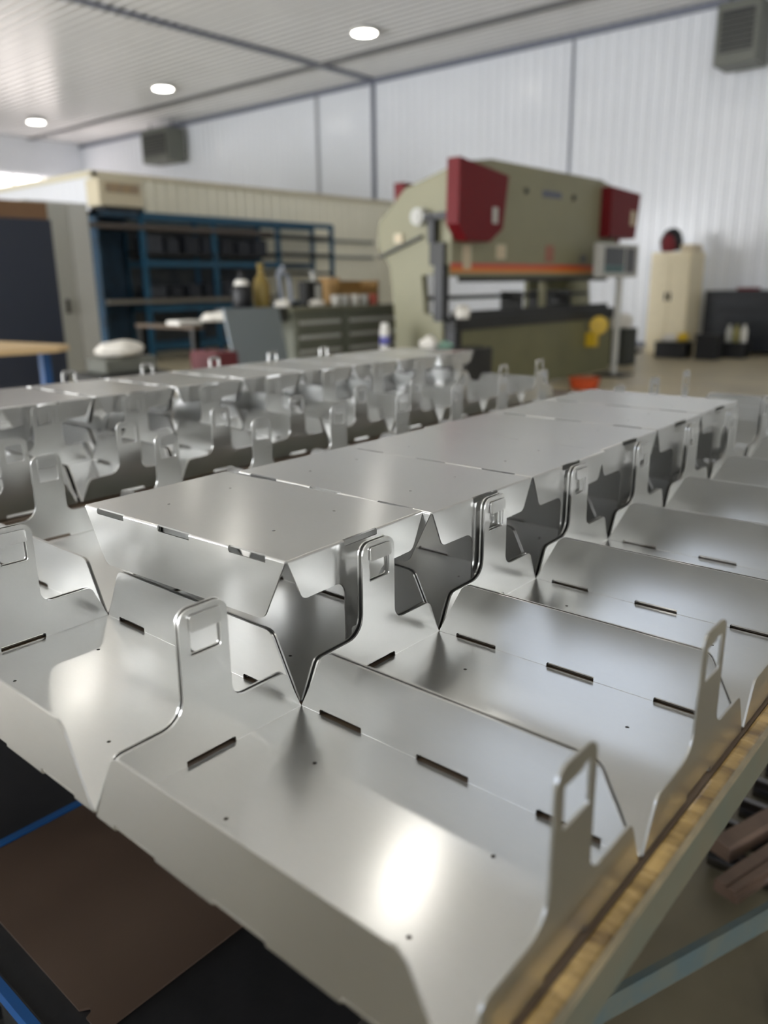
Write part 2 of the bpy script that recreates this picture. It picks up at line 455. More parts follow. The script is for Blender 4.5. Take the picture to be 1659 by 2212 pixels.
for x, y in ((-3.9, 13.1), (-3.2, 4.7), (-9.2, 4.7), (-15.6, 4.7), (-5.0, 8.9), (-11.3, 9.15), (1.2, 8.9), (3.2, 4.7), (2.5, 9.5), (-3.0, .4), (3.5, .4), (-9.5, .4), (-16, .4), (3.0, 13.1), (7, 4.7), (7, 9), (7, .4), (0, -3.2), (-6, -3.2), (6, -3.2), (-12,-3.2)):  # out of view: some placed from their reflections, others added to raise the ambient
    lamp(x, y, 'round ceiling lamp out of view, in rows extended for more ambient light')

# ------------------------------------------------------------------ near table
t1 = empty('work_table', (0, 0, 0), 'long work table with worn golden edge and grey steel rail under the nearest trays', 'table')
X0, X1, Y0, Y1 = -1.72*W, 3.116*W, .24*W, 10.35*W
MB().box(X0, X1, Y0, Y1, ZT-.022, ZT-.001).obj('tabletop', BOARD, t1)
MB().box(X1, X1+.013, Y0, Y1, ZT-.03, ZT-.001, .003).obj('edge_strip', WOOD, t1)
MB().box(X1+.013, X1+.0165, Y0, Y1, ZT-.034, ZT+.0, .001).obj('rail', STEELG, t1)
MB().box(X1+.0128, X1+.0167, Y0, Y1, ZT-.0, ZT+.0015).obj('rail_lip', mat('chipped_edge', (150, 136, 108), .4, rgb2=(120, 112, 92), scale=30), t1)
MB().box(X0-.008, X0, Y0, Y1, ZT-.06, ZT-.002).box(X0, X1, Y1, Y1+.008, ZT-.06, ZT-.002).box(X0, X1, Y0, Y0+.008, ZT-.06, ZT-.022).obj('apron', STEELG, t1)
for x in (X0+.03, X1-.03):
    for y in (1.12, Y1-.08):
        MB().box(x-.025, x+.025, y-.025, y+.025, 0, ZT-.022).obj('leg', STEELB, t1)
br = MB()
b0, b1 = Vector((.395, .60, .30)), Vector((.615, 1.17, .30)); dd = (b1-b0).normalized(); nn = Vector((dd.y, -dd.x, 0))*.006
vs = []
bmx = bmesh.new()
q = [bmx.verts.new(p+n_+Vector((0, 0, z_))) for z_ in (-.045, 0) for p, n_ in ((b0-dd*.5, -nn), (b1, -nn), (b1, nn), (b0-dd*.5, nn))]
for fc in ((0,3,2,1),(4,5,6,7),(0,1,5,4),(1,2,6,5),(2,3,7,6),(3,0,4,7)): bmx.faces.new([q[i] for i in fc])
br.add(bmx); br.obj('brace', STEELB, t1)

# far table
t2 = empty('work_table', (0, 0, 0), 'second work table farther back, covered with aluminium trays', 'table')
X2, X3, Y2, Y3 = -7.2*W, -2.3*W, -.2*W, 11.2*W
MB().box(X2, X3, Y2, Y3, ZT-.05, ZT-.002).obj('tabletop', BOARD, t2)
for x in (X2+.05, X3-.05):
    for y in (Y2+.1, Y3-.1): MB().box(x-.03, x+.03, y-.03, y+.03, 0, ZT-.05).obj('leg', STEELG, t2)

# ------------------------------------------------------------------ trays
rnd = random.Random(3)
def jit(a=.006): return rnd.uniform(-a, a)
for k in range(10):
    tray(UL+.003, k+jit(.003), 0, 'open upright aluminium tray in the row beside the golden table edge, %s from the camera' % ORD[k], 'open trays along the golden table edge')
for k in range(10):
    lab = ('upright aluminium tray directly before the first inverted tray, with tall tab at its right' if k == 0 else
           'upright aluminium tray underneath the near inverted trays, %s from the camera' % ORD[k-1] if k < 7 else
           'upright aluminium tray beyond the near inverted trays, %s past them' % ORD[k-7])
    tray(-.003, k+jit(.003), 0, lab, 'upright trays in the middle row')
for k in range(9):
    tray(-UL-.012, k+jit(.006), 0, 'upright aluminium tray at the left of the near inverted trays, %s from the camera' % ORD[k], 'upright trays left of the inverted ones')
HZ = .6475
for k in range(6):
    tray((-.09, -.025, -.03, -.06, -.075, -.09)[k], (.946, 1.983, 2.962, 3.94, 4.94, 5.95)[k], HZ+k*.0004, 'inverted aluminium tray lying flat side up on the near table, %s from the camera' % ORD[k], 'near inverted trays', flip=True, rz=(.033, -.004, .006, -.003, .005, 0)[k])
for k in range(10):
    tray(-2.375-UL, k+.12+.025*k, 0, 'upright aluminium tray along the front of the far table, %s from the left' % ORD[k], 'upright trays on the far table front', lips=False)
for k in range(11):
    tray(-3.955-UL, k+.2+.022*k-1, 0, 'upright aluminium tray underneath the far inverted trays, %s from the left' % ORD[k], 'upright trays under the far inverted ones', lips=False)
    tray(-4.03-UL, k+.2+.0*k-.0+(.022*k)-1+.05, HZ, 'inverted aluminium tray forming the far table flat top, %s from the left' % ORD[k], 'far inverted trays', flip=True, lips=False)
for k in range(7):
    tray(-5.56-UL, k*1.3+1.6, 0, 'upright aluminium tray behind the far inverted trays, %s from the left' % ORD[k], 'upright trays behind the far inverted ones', lips=False)

# ------------------------------------------------------------------ lift cart under the near table
ct = empty('lift_cart', (0, 0, 0), 'low black-topped cart with blue steel edges beneath the nearest trays', 'cart')
MB().box(-.315, .30, .05, .86, .44, .498, .004).obj('deck', BLACKR, ct)
MB().box(-.329, -.315, .043, .87, .44, .503).obj('edge_bar', BLUEP, ct)
MB().box(-.329, .30, .039, .05, .485, .503).obj('edge_bar', BLUEP, ct)
MB().box(-.25, .25, .1, .16, .2, .44).box(-.25, .25, .7, .76, .2, .44).box(-.32, .30, .1, .8, .12, .2).obj('base', DARK, ct)
for x in (-.25, .24):
    for y in (.16, .74): MB().cyl((x-.015, y, .06), (x+.015, y, .06), .06).obj('wheel', BLACK, ct)
tag(MB().box(-2.2, .20, -.3, 1.9, .001, .012).obj('floor_shade_sheet', mat('matt_black_shade', (12, 13, 16), .85, rgb2=(18, 18, 20), scale=9, spec=.15)), 'black sheet added as shade on the floor beneath the cart and nearest trays', 'shade sheet')  # black sheet added to stand in for shade on the floor
bs = bmesh.new()
P = [(-.312, .092), (.04, .088), (.047, .098), (.053, .096), (.056, .088), (.088, .088), (.086, .80), (-.312, .80)]
sheet(bs, P, [], lambda a, b, h: (a, b, .499+h), .003)
me = bpy.data.meshes.new('steel_plate'); bmesh.ops.recalc_face_normals(bs, faces=bs.faces[:]); bs.to_mesh(me); bs.free()
tag(link('steel_plate', me, BRONZE), 'dull brown oiled steel plate lying on the black cart', 'plate')

# ------------------------------------------------------------------ bars and rollers on the floor, right
cv = empty('roller_conveyor', (0, 0, 0), 'low row of dark shiny steel rollers on the floor under the bars', 'conveyor')
for k, y in enumerate((1.44, 1.55, 1.66, 1.77, 1.88)):
    MB().cyl((.345, y, .032), (.95, y, .032), .027, seg=24).obj('roller', ROLL, cv, False)
MB().box(.62, .64, 1.35, 2.0, .0, .03).box(.88, .9, 1.35, 2.0, 0, .03).obj('frame', DARK, cv)
def bar(p0, p1, w, h, m, name, label, groove=True):
    p0, p1 = Vector(p0), Vector(p1); d = (p1-p0); L = d.length
    prof = [(-w/2, 0), (w/2, 0), (w/2, h*.55), (w*.36, h*.6), (w*.36, h), (.08*w, h), (.08*w, h*.86), (-.02*w, h*.86), (-.02*w, h), (-w/2, h)] if groove else [(-w/2, 0), (w/2, 0), (w/2, h*.8), (w*.38, h), (-w*.38, h), (-w/2, h*.8)]
    mb = MB().prism(prof, 1, 0, L)
    o = mb.obj(name, m); o.location = p0
    o.rotation_euler = (0, 0, math.atan2(d.y, d.x)-math.pi/2)
    return tag(o, label, 'steel bar', 'steel bars on the floor rollers')
bar((.425, 1.285, .060), (.70, 2.25, .060), .055, .028, RUSTB, 'steel_bar', 'grooved brown steel bar on the rollers, the one nearer the camera')
bar((.372, 1.405, .060), (.66, 2.3, .060), .05, .036, RUSTB, 'steel_bar', 'plain brown steel bar with cut grey end, behind the grooved bar', False)
tag(MB().box(.36, .60, 2.05, 2.25, 0, .24, .01).obj('white_bin', WHITEP), 'white box on the floor beyond the steel bars', 'box')

# ------------------------------------------------------------------ press brake
XB = -4.6
pb = empty('press_brake', (XB, 9.3, 0), 'large olive green press brake with red covers at both ends', 'press brake')
pb.location = (0, 0, 0)
def fr(y0, y1):
    prof = [(-4.66, 1.42), (-4.66, 2.50), (-5.25, 2.34), (-5.66, 2.0), (-5.68, 1.74), (-5.5, 1.50), (-5.42, .9), (-5.42, 0), (-4.72, 0), (-4.72, .93), (-4.98, .98), (-5.02, 1.40)]
    return MB().prism(prof, 1, y0, y1)
fr(7.22, 7.32).obj('side_frame', GREEN, pb); fr(11.22, 11.32).obj('side_frame', GREEN, pb)
MB().prism([(7.2, 1.38), (11.28, 1.38), (11.28, 2.55), (10.7, 2.65), (7.95, 2.65), (7.2, 2.55)], 0, XB-.06, XB).obj('ram', GREEN, pb)
MB().box(XB-.55, XB-.06, 7.9, 10.7, 2.3, 2.62).obj('top_beam', GREEND, pb)
MB().box(XB-.01, XB+.006, 7.2, 10.9, 1.475, 1.525).obj('stripe', REDS, pb)
MB().box(XB-.01, XB+.006, 7.2, 10.9, 1.425, 1.475).obj('stripe', ORGS, pb)
cov = [(7.10, 1.92), (7.28, 1.75), (7.72, 1.75), (7.98, 1.9), (8.08, 2.47), (7.12, 2.58)]
o = MB().prism(cov, 0, XB, XB+.16).obj('cover', REDM, pb)
MB().box(XB+.16, XB+.168, 7.76, 7.86, 1.95, 2.12).obj('label_plate', GREYC, o)
cov2 = [(10.72, 1.9), (11.55, 1.9), (11.66, 2.52), (10.72, 2.56)]
o = MB().prism(cov2, 0, XB-.1, XB+.16).obj('cover', REDM, pb)
MB().box(XB+.16, XB+.168, 11.36, 11.5, 2.08, 2.28).obj('label_plate', BEIGEM, o)
MB().box(XB-.25, XB-.1, 11.32, 11.6, 1.7, 2.5).obj('cylinder_housing', REDM, pb)
MB().box(-5.5, -5.36, 7.32, 7.5, 2.2, 2.42).obj('rear_cover', REDM, pb)
MB().box(XB-.12, XB+.03, 7.25, 11.3, .79, .94, .01).obj('bed', DARK, pb)
MB().box(XB-.04, XB+.0, 7.3, 11.3, .02, .80).obj('apron', GREEND, pb)
MB().box(XB-.07, XB-.03, 7.3, 11.2, .94, 1.00).obj('die_rail', DARK, pb)
MB().box(XB-.05, XB-.02, 7.4, 11.1, 1.32, 1.38).obj('punch_holder', DARK, pb)
bg = MB().box(-5.05, -4.98, 7.32, 11.22, 1.12, 1.17)
for y in (9.0, 9.7, 10.3): bg.box(-5.1, -4.8, y, y+.07, .95, 1.20)
bg.obj('back_gauge', DARK, pb)
MB().box(-5.4, -5.34, 10.1, 11.22, .9, 1.42).obj('rear_guard', GREEND, pb)
MB().box(XB-.14, XB-.08, 9.35, 9.45, .94, 1.38).obj('support_post', GREEN, pb)
for y, z, w_, h_, m_ in ((7.42, 1.46, .16, .26, BEIGEM), (8.1, 1.58, .2, .16, BEIGEM), (9.25, 1.56, .2, .2, mat('faded_red_label', (156, 104, 88), .6)), (10.2, 1.56, .16, .1, mat('grey_label', (104, 104, 108), .6))):
    MB().box(XB, XB+.007, y, y+w_, z, z+h_).obj('warning_label', m_, pb)
# maker's plate: blurred blue-grey lettering between two bolts
lg = MB()
for i in range(7): lg.box(XB, XB+.006, 9.12+i*.07, 9.12+i*.07+.05, 2.33, 2.41)
lg.obj('nameplate', mat('plate_blue', (92, 96, 118), .5), pb)
for y in (8.72, 9.92): MB().cyl((XB, y, 2.37), (XB+.02, y, 2.37), .035).obj('bolt', DARK, pb)
hw = MB()
p = at(1275, 702, 0, XB+.03)
hw.lathe([(.125, 0), (.13, .01), (.125, .02), (.03, .02), (.03, .035)], seg=24)
o = hw.obj('safety_disc', YEL, pb); o.rotation_euler = (0, math.pi/2, -.95); o.location = (XB+.16, p.y, p.z)
MB().box(XB+.0, XB+.15, p.y-.07, p.y+.05, p.z-.3, p.z-.1, .01).obj('tag_plate', YEL, pb)
# side mechanism on the left frame
MB().cyl((-5.0, 7.22, 2.02), (-5.0, 7.10, 2.02), .09).cyl((-5.0, 7.10, 2.02), (-5.0, 7.08, 2.02), .05).obj('encoder_wheel', GREYC, pb)
MB().box(-5.0, -4.55, 7.12, 7.2, 1.98, 2.05).box(-4.86, -4.78, 7.12, 7.2, 1.74, 2.0).obj('linkage', BLACK, pb)
MB().box(-4.85, -4.66, 7.14, 7.22, 1.5, 1.74).obj('valve_block', DARK, pb)
MB().box(-4.76, -4.64, 7.1, 7.22, .9, 1.5).obj('cable_duct', BLACK, pb)
MB().prism([(-5.62, 1.60), (-5.0, 1.80), (-5.0, 1.83), (-5.62, 1.63)], 1, 7.17, 7.22).obj('side_rail', DARK, pb)
MB().box(-5.4, -5.28, 7.19, 7.215, 1.76, 1.86).obj('warning_label', BEIGEM, pb)
MB().box(-4.62, -4.50, 7.15, 7.28, .45, .80).obj('pedal_box', BLACK, pb)
MB().blob((-4.55, 7.35, .98), .09, .09, .1, 3).obj('rag', CLOTH, pb)

# control pendant
cp_ = empty('control_pendant', (-4.25, 10.75, 0), 'control screen on a pole at the right end of the press', 'control panel')
cp_.location = (0, 0, 0)
MB().box(-4.3, -4.2, 9.98, 11.18, 1.36, 1.80, .02).obj('casing', GREYC, cp_)
MB().box(-4.205, -4.195, 10.12, 10.72, 1.52, 1.75).obj('screen', SCREEN, cp_)
MB().box(-4.205, -4.195, 10.12, 10.72, 1.42, 1.52).obj('key_panel', TEAL, cp_)
MB().box(-4.205, -4.192, 10.78, 11.05, 1.42, 1.75).obj('button_panel', mat('button_grey', (84, 84, 88), .5), cp_)
MB().cyl((-4.25, 10.72, .02), (-4.25, 10.72, 1.4), .045).obj('pole', GREYC, cp_)
MB().box(-4.45, -4.05, 10.5, 10.94, 0, .03).obj('foot', DARK, cp_)

# ------------------------------------------------------------------ beige cabinet and things near the wall
cb = empty('storage_cabinet', (0, 0, 0), 'tall beige two-door metal cabinet against the white wall', 'cabinet')
MB().box(-5.45, -4.72, 14.62, 15.3, .0, 1.80, .01).obj('body', BEIGEC, cb)
for x0, x1 in ((-5.44, -5.09), (-5.08, -4.73)):
    dr = MB().box(x0, x1, 14.60, 14.62, .08, 1.77).obj('door', BEIGEC, cb)
    MB().box((x1-.05 if x0 < -5.2 else x0+.02), (x1-.02 if x0 < -5.2 else x0+.05), 14.57, 14.60, .95, 1.1).obj('handle', DARK, dr)
hb = empty('backpack', (0, 0, 0), 'black and dark red bag on top of the beige cabinet', 'bag')
MB().blob((-5.2, 14.85, 1.97), .21, .16, .26, 5, .05).obj('body', BLACK, hb)
MB().blob((-5.2, 14.72, 1.92), .13, .08, .2, 6, .05).obj('pocket', REDC, hb)
tag(MB().box(-4.98, -4.75, 14.75, 15.2, 1.80, 1.93, .005).obj('paper_box', BEIGEM), 'flat pale carton beside the bag on the beige cabinet', 'box')
ch = empty('tool_chest', (0, 0, 0), 'long black tool chest at the right against the white wall', 'tool chest')
MB().box(-4.62, -2.4, 15.2, 15.85, .05, 1.12, .015).obj('body', mat('chest_black', (34, 38, 44), .45), ch)
for k in range(4): 
    o = MB().box(-4.58, -2.44, 15.17, 15.2, .12+k*.24, .33+k*.24).obj('drawer', mat('drawer_black', (30, 34, 40), .4), ch)
    MB().box(-4.4, -2.6, 15.15, 15.17, .28+k*.24, .30+k*.24).obj('handle', BLACK, o)
for x in (-4.5, -2.5): MB().cyl((x, 15.25, .05), (x+.05, 15.25, .05), .05).obj('wheel', BLACK, ch)
tag(MB().box(-4.1, -3.75, 15.3, 15.5, 1.12, 1.17).obj('red_case', REDM), 'small red case on the black tool chest', 'case')
def crate(px0, px1, pyb, h, label, m=BLACK, name='storage_crate'):
    yy = 13.75 if px0 < 1540 else 14.3
    a = at(px0, pyb, 1, yy); b = at(px1, pyb, 1, yy); a.z = b.z = 0; w_ = (b-a).length
    c = (a+b)/2; e = empty(name, (c.x, c.y, 0), label, 'crate', rz=math.atan2((b-a).y, (b-a).x))
    MB().box(-w_/2, w_/2, 0, .4, 0, h, .015).obj('body', m, e)
    MB().box(-w_/2-.01, w_/2+.01, -.01, .41, h-.03, h-.001).obj('rim', m, e)
    return c, w_, e
c, w_, e = crate(1413, 1478, 758, .28, 'black crate on the floor in front of the beige cabinet')
tag(MB().blob((c.x+.12, c.y+.25, .34), .09, .09, .09, 2).obj('yellow_ball', YEL), 'yellow roll on the black crate before the beige cabinet', 'roll')
tag(MB().blob((c.x-.08, c.y+.2, .33), .12, .1, .08, 3).obj('cloth_bundle', CLOTH), 'white cloth on the black crate before the beige cabinet', 'cloth')
a = at(1468, 762, 2, 0)
tag(MB().cyl((a.x, a.y-.1, 0), (a.x, a.y-.1, .16), .06).obj('blue_can', mat('dull_blue', (50, 76, 108), .5)), 'small dull blue can beside the black crate', 'can')
c, w_, e = crate(1550, 1606, 757, .26, 'open black crate of bottles in front of the tool chest')
for i, (dx, m_) in enumerate(((-.12, GREYC), (0, mat('khaki_bottle', (150, 144, 90), .5)), (.13, WHITEP))):
    tag(MB().lathe([(.05, 0), (.055, .02), (.055, .2), (.025, .26), (.025, .3)], (c.x+dx, c.y+.22, .262)).obj('bottle', m_, None, True), ['grey', 'khaki', 'white'][i]+' bottle standing on the open black crate', 'bottle', 'bottles in the open crate')
c, w_, e = crate(1500, 1545, 755, .42, 'black bag-like bin between the beige cabinet and the tool chest', mat('bin_black', (22, 23, 26), .6), 'storage_bin')
# orange bin and small things near the press foot
a = at(1372, 705, 0, -4.4)
tag(MB().blob((-4.9, 12.3, .66), .16, .16, .14, 9).obj('white_bundle', CLOTH), 'white bundle beside the press, left of the beige cabinet', 'bundle')
tag(MB().box(-5.1, -4.7, 12.1, 12.5, 0, .58, .01).obj('stool_box', mat('stool_dark', (60, 62, 58), .6)), 'dark box carrying the white bundle beside the press', 'box')
a = at(1360, 762, 2, 0)
tag(MB().box(a.x-.15, a.x+.2, a.y-.08, a.y+.08, 0, .06, .01).obj('foot_pedal', DARK), 'dark foot pedal on the floor right of the press', 'pedal')
a = at(1262, 830, 0, -3.9)
tag(MB().lathe([(.15, 0), (.17, .02), (.19, .12), (.2, .14)], (-3.9, a.y, 0)).obj('orange_bucket', mat('orange_plastic', (206, 82, 36), .5)), 'orange bucket on the floor in front of the press', 'bucket')

# ------------------------------------------------------------------ unit heaters on the wall
def heater(p0, p1, label):
    a = at(*p0, 1, 15.1); b = at(*p1, 1, 15.1)
    x0, x1 = min(a.x, b.x), max(a.x, b.x); z0, z1 = b.z, min(a.z, HC-.1)
    e = empty('unit_heater', (0, 0, 0), label, 'heater', 'unit heaters on the white wall')
    MB().box(x0, x1, 15.1, 15.75, z0, z1, .02).obj('housing', HEATM, e)
    g = MB()
    g.box(x0+.08, x1-.08, 15.085, 15.10, z0+.18, z1-.15)
    o = g.obj('grille', BLACK, e)
    l = MB()
    n = 7
    for k in range(n):
        z = z0+.2+(z1-z0-.38)*k/n
        l.box(x0+.08, x1-.08, 15.06, 15.085, z, z+.02)
    l.obj('louvre', HEATM, o)
    MB().cyl((x0+.1, 15.4, z1), (x0+.1, 15.4, HC), .02, seg=8).cyl((x1-.1, 15.4, z1), (x1-.1, 15.4, HC), .02, seg=8).obj('hanger', DARK, e)
heater((1552, 8), (1632, 128), 'grey unit heater with dark grille, upper right corner')
heater((303, 284), (364, 345), 'grey unit heater far along the wall, left of the press')

# ------------------------------------------------------------------ blue rack
XR = -12.0
rk = empty('pallet_rack', (0, 0, 0), 'blue steel rack holding dark bar stock against the cream office wall', 'rack')
ys = [at(px, 520, 0, XR).y for px in (311, 465, 602, 718)]
zt = at(465, 470, 0, XR).z
for y in ys:
    MB().box(XR-.06, XR, y-.045, y+.045, 0, zt).obj('post', RACKB, rk)
    MB().box(XR-.66, XR-.6, y-.045, y+.045, 0, zt).obj('post', RACKB, rk)
y0, y1 = ys[0], ys[-1]
for z in (zt-.04, at(400, 570, 0, XR).z, at(400, 665, 0, XR).z, at(400, 745, 0, XR).z):
    MB().box(XR, XR+.03, y0, ys[2] if z < zt-.1 else y1, z-.05, z+.05).obj('beam', RACKB, rk)
    MB().box(XR-.66, XR-.6, y0, y1, z-.05, z+.05).obj('beam', RACKB, rk)
# left end panel bay of the rack (deeper end)
yl = at(215, 520, 0, XR-.6).y
MB().box(XR-.65, XR+.0, ys[0]-.9, ys[0]-.85, 0, zt).box(XR-.66, XR, ys[0]-.9, ys[0], zt-.09, zt).box(XR-.66, XR-.6, ys[0]-.9, ys[0], 0, zt).obj('end_panel', mat('rack_dark_blue', (26, 54, 74), .6, var=.3, scale=4), rk)
MB().box(XR-.64, XR-.62, y0, ys[2], .1, zt-.1).obj('back_panel', mat('rack_back', (34, 42, 52), .6, rgb2=(64, 68, 68), scale=3), rk)
for k, (z, sh) in enumerate(((at(400, 495, 0, XR).z, 0), (at(400, 648, 0, XR).z, .0))):
    xo = -.1
    n = 0
    for j in range(6):
        o = MB().box(XR-.5+j*.1, XR-.44+j*.1, y0-(.95 if k == 0 else .7)-.05*((j*3) % 4), ys[2]-.2, z-.04, z+.03).obj('steel_stock', mat('stock_%d%d' % (k, j), (70+12*(j % 3)+k*30, 62+12*(j % 3)+k*34, 56+12*(j % 3)+k*32), .5, metal=.3))
        tag(o, 'long dark steel bar lying on the blue rack, %s shelf' % ('upper' if k == 0 else 'lower'), 'bar stock', 'bar stock on the %s rack shelf' % ('upper' if k == 0 else 'lower'))
yA = ys[2]+.1
for k, py in enumerate((512, 550, 590)):
    z = at(660, py, 0, XR).z
    MB().box(XR-.55, XR, ys[2], ys[3], z-.03, z+.03).obj('shelf', DARK, rk)
rnd2 = random.Random(5)
bins = 0
for row, py in enumerate((545, 640)):
    z = at(400, py, 0, XR).z
    for i in range(7):
        y = y0+.15+i*(ys[2]-y0-.3)/7
        w_ = .25+.1*rnd2.random(); h_ = .18+.14*rnd2.random()
        g = rnd2.randint(30, 66)
        o = MB().box(XR-.5, XR-.12, y, y+w_, z-h_*.1-.0, z+h_, .01).obj('parts_bin', mat('bin_%d_%d' % (row, i), (g, g+4, g+12), .6))
        tag(o, 'dark parts bin in the %s bay of the blue rack, %s from left' % (['upper', 'lower'][row], ORD[i]), 'bin', 'dark bins on the blue rack')
    MB().box(XR-.6, XR, y0, ys[2], z-.05, z-.02).obj('shelf', DARK, rk)
# things on top of the rack
p = at(250, 440, 0, XR-.3)
e = empty('carton', (p.x, p.y, zt), 'pale printed carton standing on the left end of the blue rack', 'carton')
MB().box(-.2, .2, -.42, .42, .09, .52, .01).obj('body', mat('pale_carton', (196, 186, 160), .7), e)
MB().box(.2, .206, -.3, .36, .30, .46).obj('print', mat('carton_print', (168, 142, 104), .7, rgb2=(130, 120, 110), scale=12), e)
tag(MB().box(p.x-.22, p.x+.22, p.y-.38, p.y+.42, zt, zt+.088, .01).obj('dark_tray', BLACK), 'flat dark case under the carton on the blue rack', 'case')
# horizontal pipes on cream wall beside rack
for i, py in enumerate((522, 556)):
    z = at(760, py, 0, XO+.06).z
    tag(MB().box(XO+.021, XO+.06, ys[3], 15.2, z-.035, z+.035).obj('wall_rail', mat('rail_grey%d' % i, (138, 140, 132), .5)), ['upper', 'lower'][i]+' grey horizontal rail on the cream wall right of the rack', 'rail', 'rails on the cream wall')

# ------------------------------------------------------------------ lockers, left
XL = -9.0
e = empty('tall_cabinet', (0, 0, 0), 'tall dark navy cabinet at the left edge', 'cabinet')
yr = at(125, 600, 0, XL).y
zc = at(60, 472, 0, XL).z
MB().box(XL-.6, XL, yr-1.9, yr, 0, zc, .01).obj('body', NAVY, e)
for i in range(2):
    o = MB().box(XL, XL+.02, yr-1.88+i*.945, yr-.96+i*.945, .08, zc-.04).obj('door', mat('navy_door%d' % i, (36+i*6, 42+i*6, 56+i*6), .4), e)
    MB().box(XL+.02, XL+.05, yr-1.0+i*.1, yr-.98+i*.1, 1.0, 1.2).obj('handle', DARK, o)
tag(MB().box(XL-.55, XL-.02, yr-1.7, yr-.02, zc, zc+.2, .01).obj('cardboard_box', CARD), 'flat brown cardboard box on top of the navy cabinet', 'box')
XG = -10.6
e = empty('tall_cabinet', (0, 0, 0), 'tall pale grey cabinet between the navy cabinet and blue rack', 'cabinet')
ya = at(112, 600, 0, XG).y; yb = at(205, 600, 0, XG).y; zg = at(160, 438, 0, XG).z
MB().box(XG-.6, XG, ya-.3, yb, 0, zg, .01).obj('body', GREYC, e)
o = MB().box(XG, XG+.02, ya-.25, (ya+yb)/2, .08, zg-.04).obj('door', mat('grey_door', (172, 172, 164), .5), e)
MB().box(XG+.02, XG+.06, ya+.16, ya+.2, .95, 1.15).obj('handle', DARK, o)
MB().box(XG, XG+.02, (ya+yb)/2+.02, yb-.03, .08, zg-.04).obj('door', GREYC, e)

# tan bench at far left
e = empty('workbench', (0, 0, 0), 'small bench with tan wooden top and dark blue legs, left edge', 'bench')
a = at(0, 752, 2, .9); b = at(138, 748, 2, .9); c = at(0, 722, 2, .9)
MB().prism([(a.x+.15, a.y-.6), (b.x, b.y-.05), (b.x-.15, b.y+.12), (b.x-1.2, b.y-.02), (c.x-.2, c.y-.8)], 2, .86, .9).obj('benchtop', TANW, e)
for x, y in ((b.x-.12, b.y-.1), (b.x-1.0, b.y-.15), (a.x+.0, a.y-.5)): MB().box(x-.03, x+.03, y-.03, y+.03, 0, .86).obj('leg', BLUEP, e)

# ------------------------------------------------------------------ drawer cabinets and bench clutter behind the far table
XD = -6.3
zt2 = at(700, 662, 0, XD).z
ya, ym, yb = at(634, 700, 0, XD).y, at(742, 700, 0, XD).y, at(862, 700, 0, XD).y
for i, (p_, q_) in enumerate(((ya, ym-.01), (ym+.01, yb))):
    e = empty('drawer_cabinet', (0, 0, 0), ['olive grey drawer cabinet next to the leaning grey sheet', 'olive grey drawer cabinet next to the press side'][i], 'drawer cabinet', 'drawer cabinets left of the press')
    MB().box(XD-.6, XD, p_, q_, 0, zt2-.05, .01).obj('body', DRAWER, e)
    for k in range(5):
        o = MB().box(XD, XD+.02, p_+.03, q_-.03, .08+k*.17, .08+k*.17+.15).obj('drawer', DRAWER, e)
        MB().box(XD+.02, XD+.04, p_+.08, q_-.08, .08+k*.17+.095, .08+k*.17+.135).obj('handle', GREYC, o)
tag(MB().box(XD-.66, XD+.04, ya-.05, yb+.02, zt2-.05, zt2, .005).obj('worktop', mat('worktop_olive', (122, 122, 104), .5)), 'worktop lying across the two olive grey drawer cabinets', 'worktop')
# leaning grey sheet panel
ga = at(512, 668, 0, XD+.35).y; gb = at(630, 664, 0, XD+.35).y; gz = at(560, 666, 0, XD+.35).z
tag(MB().prism([(XD+.1, gz), (XD+.13, gz), (XD+.38, 0), (XD+.35, 0)], 1, ga, gb).obj('metal_sheet', SHEET), 'plain blue-grey sheet metal panel leaning left of the drawer cabinets', 'sheet panel')
# low dark bench left of the sheet
e = empty('workbench', (0, 0, 0), 'cluttered dark bench in front of the blue rack', 'bench')
ly = at(300, 700, 0, XD-.6).y
MB().box(XD-1.3, XD-.2, ly+.4, ga-.02, .86, .9, .004).obj('benchtop', mat('dark_brown_top', (84, 70, 56), .6), e)
for y in (ly+.45, ga-.1):
    for x in (XD-1.25, XD-.25): MB().box(x-.03, x+.03, y-.03, y+.03, 0, .86).obj('leg', DARK, e)
MB().box(XD-1.25, XD-.25, ly+.45, ga-.1, .35, .38).obj('shelf', DARK, e)
def onb(px, py, xp, z): 
    p = at(px, py, 0, xp); return p
p = at(476, 672, 0, XD-.5); tag(MB().blob((p.x, p.y, .96), .2, .21, .07, 11, .1).obj('cloth_heap', CLOTH), 'white cloth heap on the cluttered bench, left of the grey sheet', 'cloth')
p = at(398, 690, 0, XD-.5); tag(MB().box(p.x-.12, p.x+.12, p.y-.16, p.y+.16, .9, .95, .02).obj('pale_tray', WHITEP), 'small pale flat tray on the cluttered bench', 'tray')
p = at(262, 755, 0, -5.4)
e = empty('small_machine', (p.x, p.y, 0), 'dark bench machine draped with a white rag, left of the bench', 'machine')
MB().box(-.25, .25, -.35, .3, 0, .62, .02).obj('body', DARK, e); MB().box(-.15, .15, -.25, .25, .62, .74, .02).obj('head', HEATM, e)
tag(MB().blob((p.x, p.y, .80), .17, .2, .08, 12, .12).obj('cloth_heap', CLOTH), 'white rag draped over the dark bench machine', 'cloth')
p = at(462, 762, 0, -5.3)
tag(MB().box(p.x-.2, p.x+.2, p.y-.13, p.y+.13, .0, p.z+.02, .03).obj('red_bin', mat('dark_red', (96, 34, 40), .6)), 'dark red bin in front of the leaning grey sheet', 'bin')
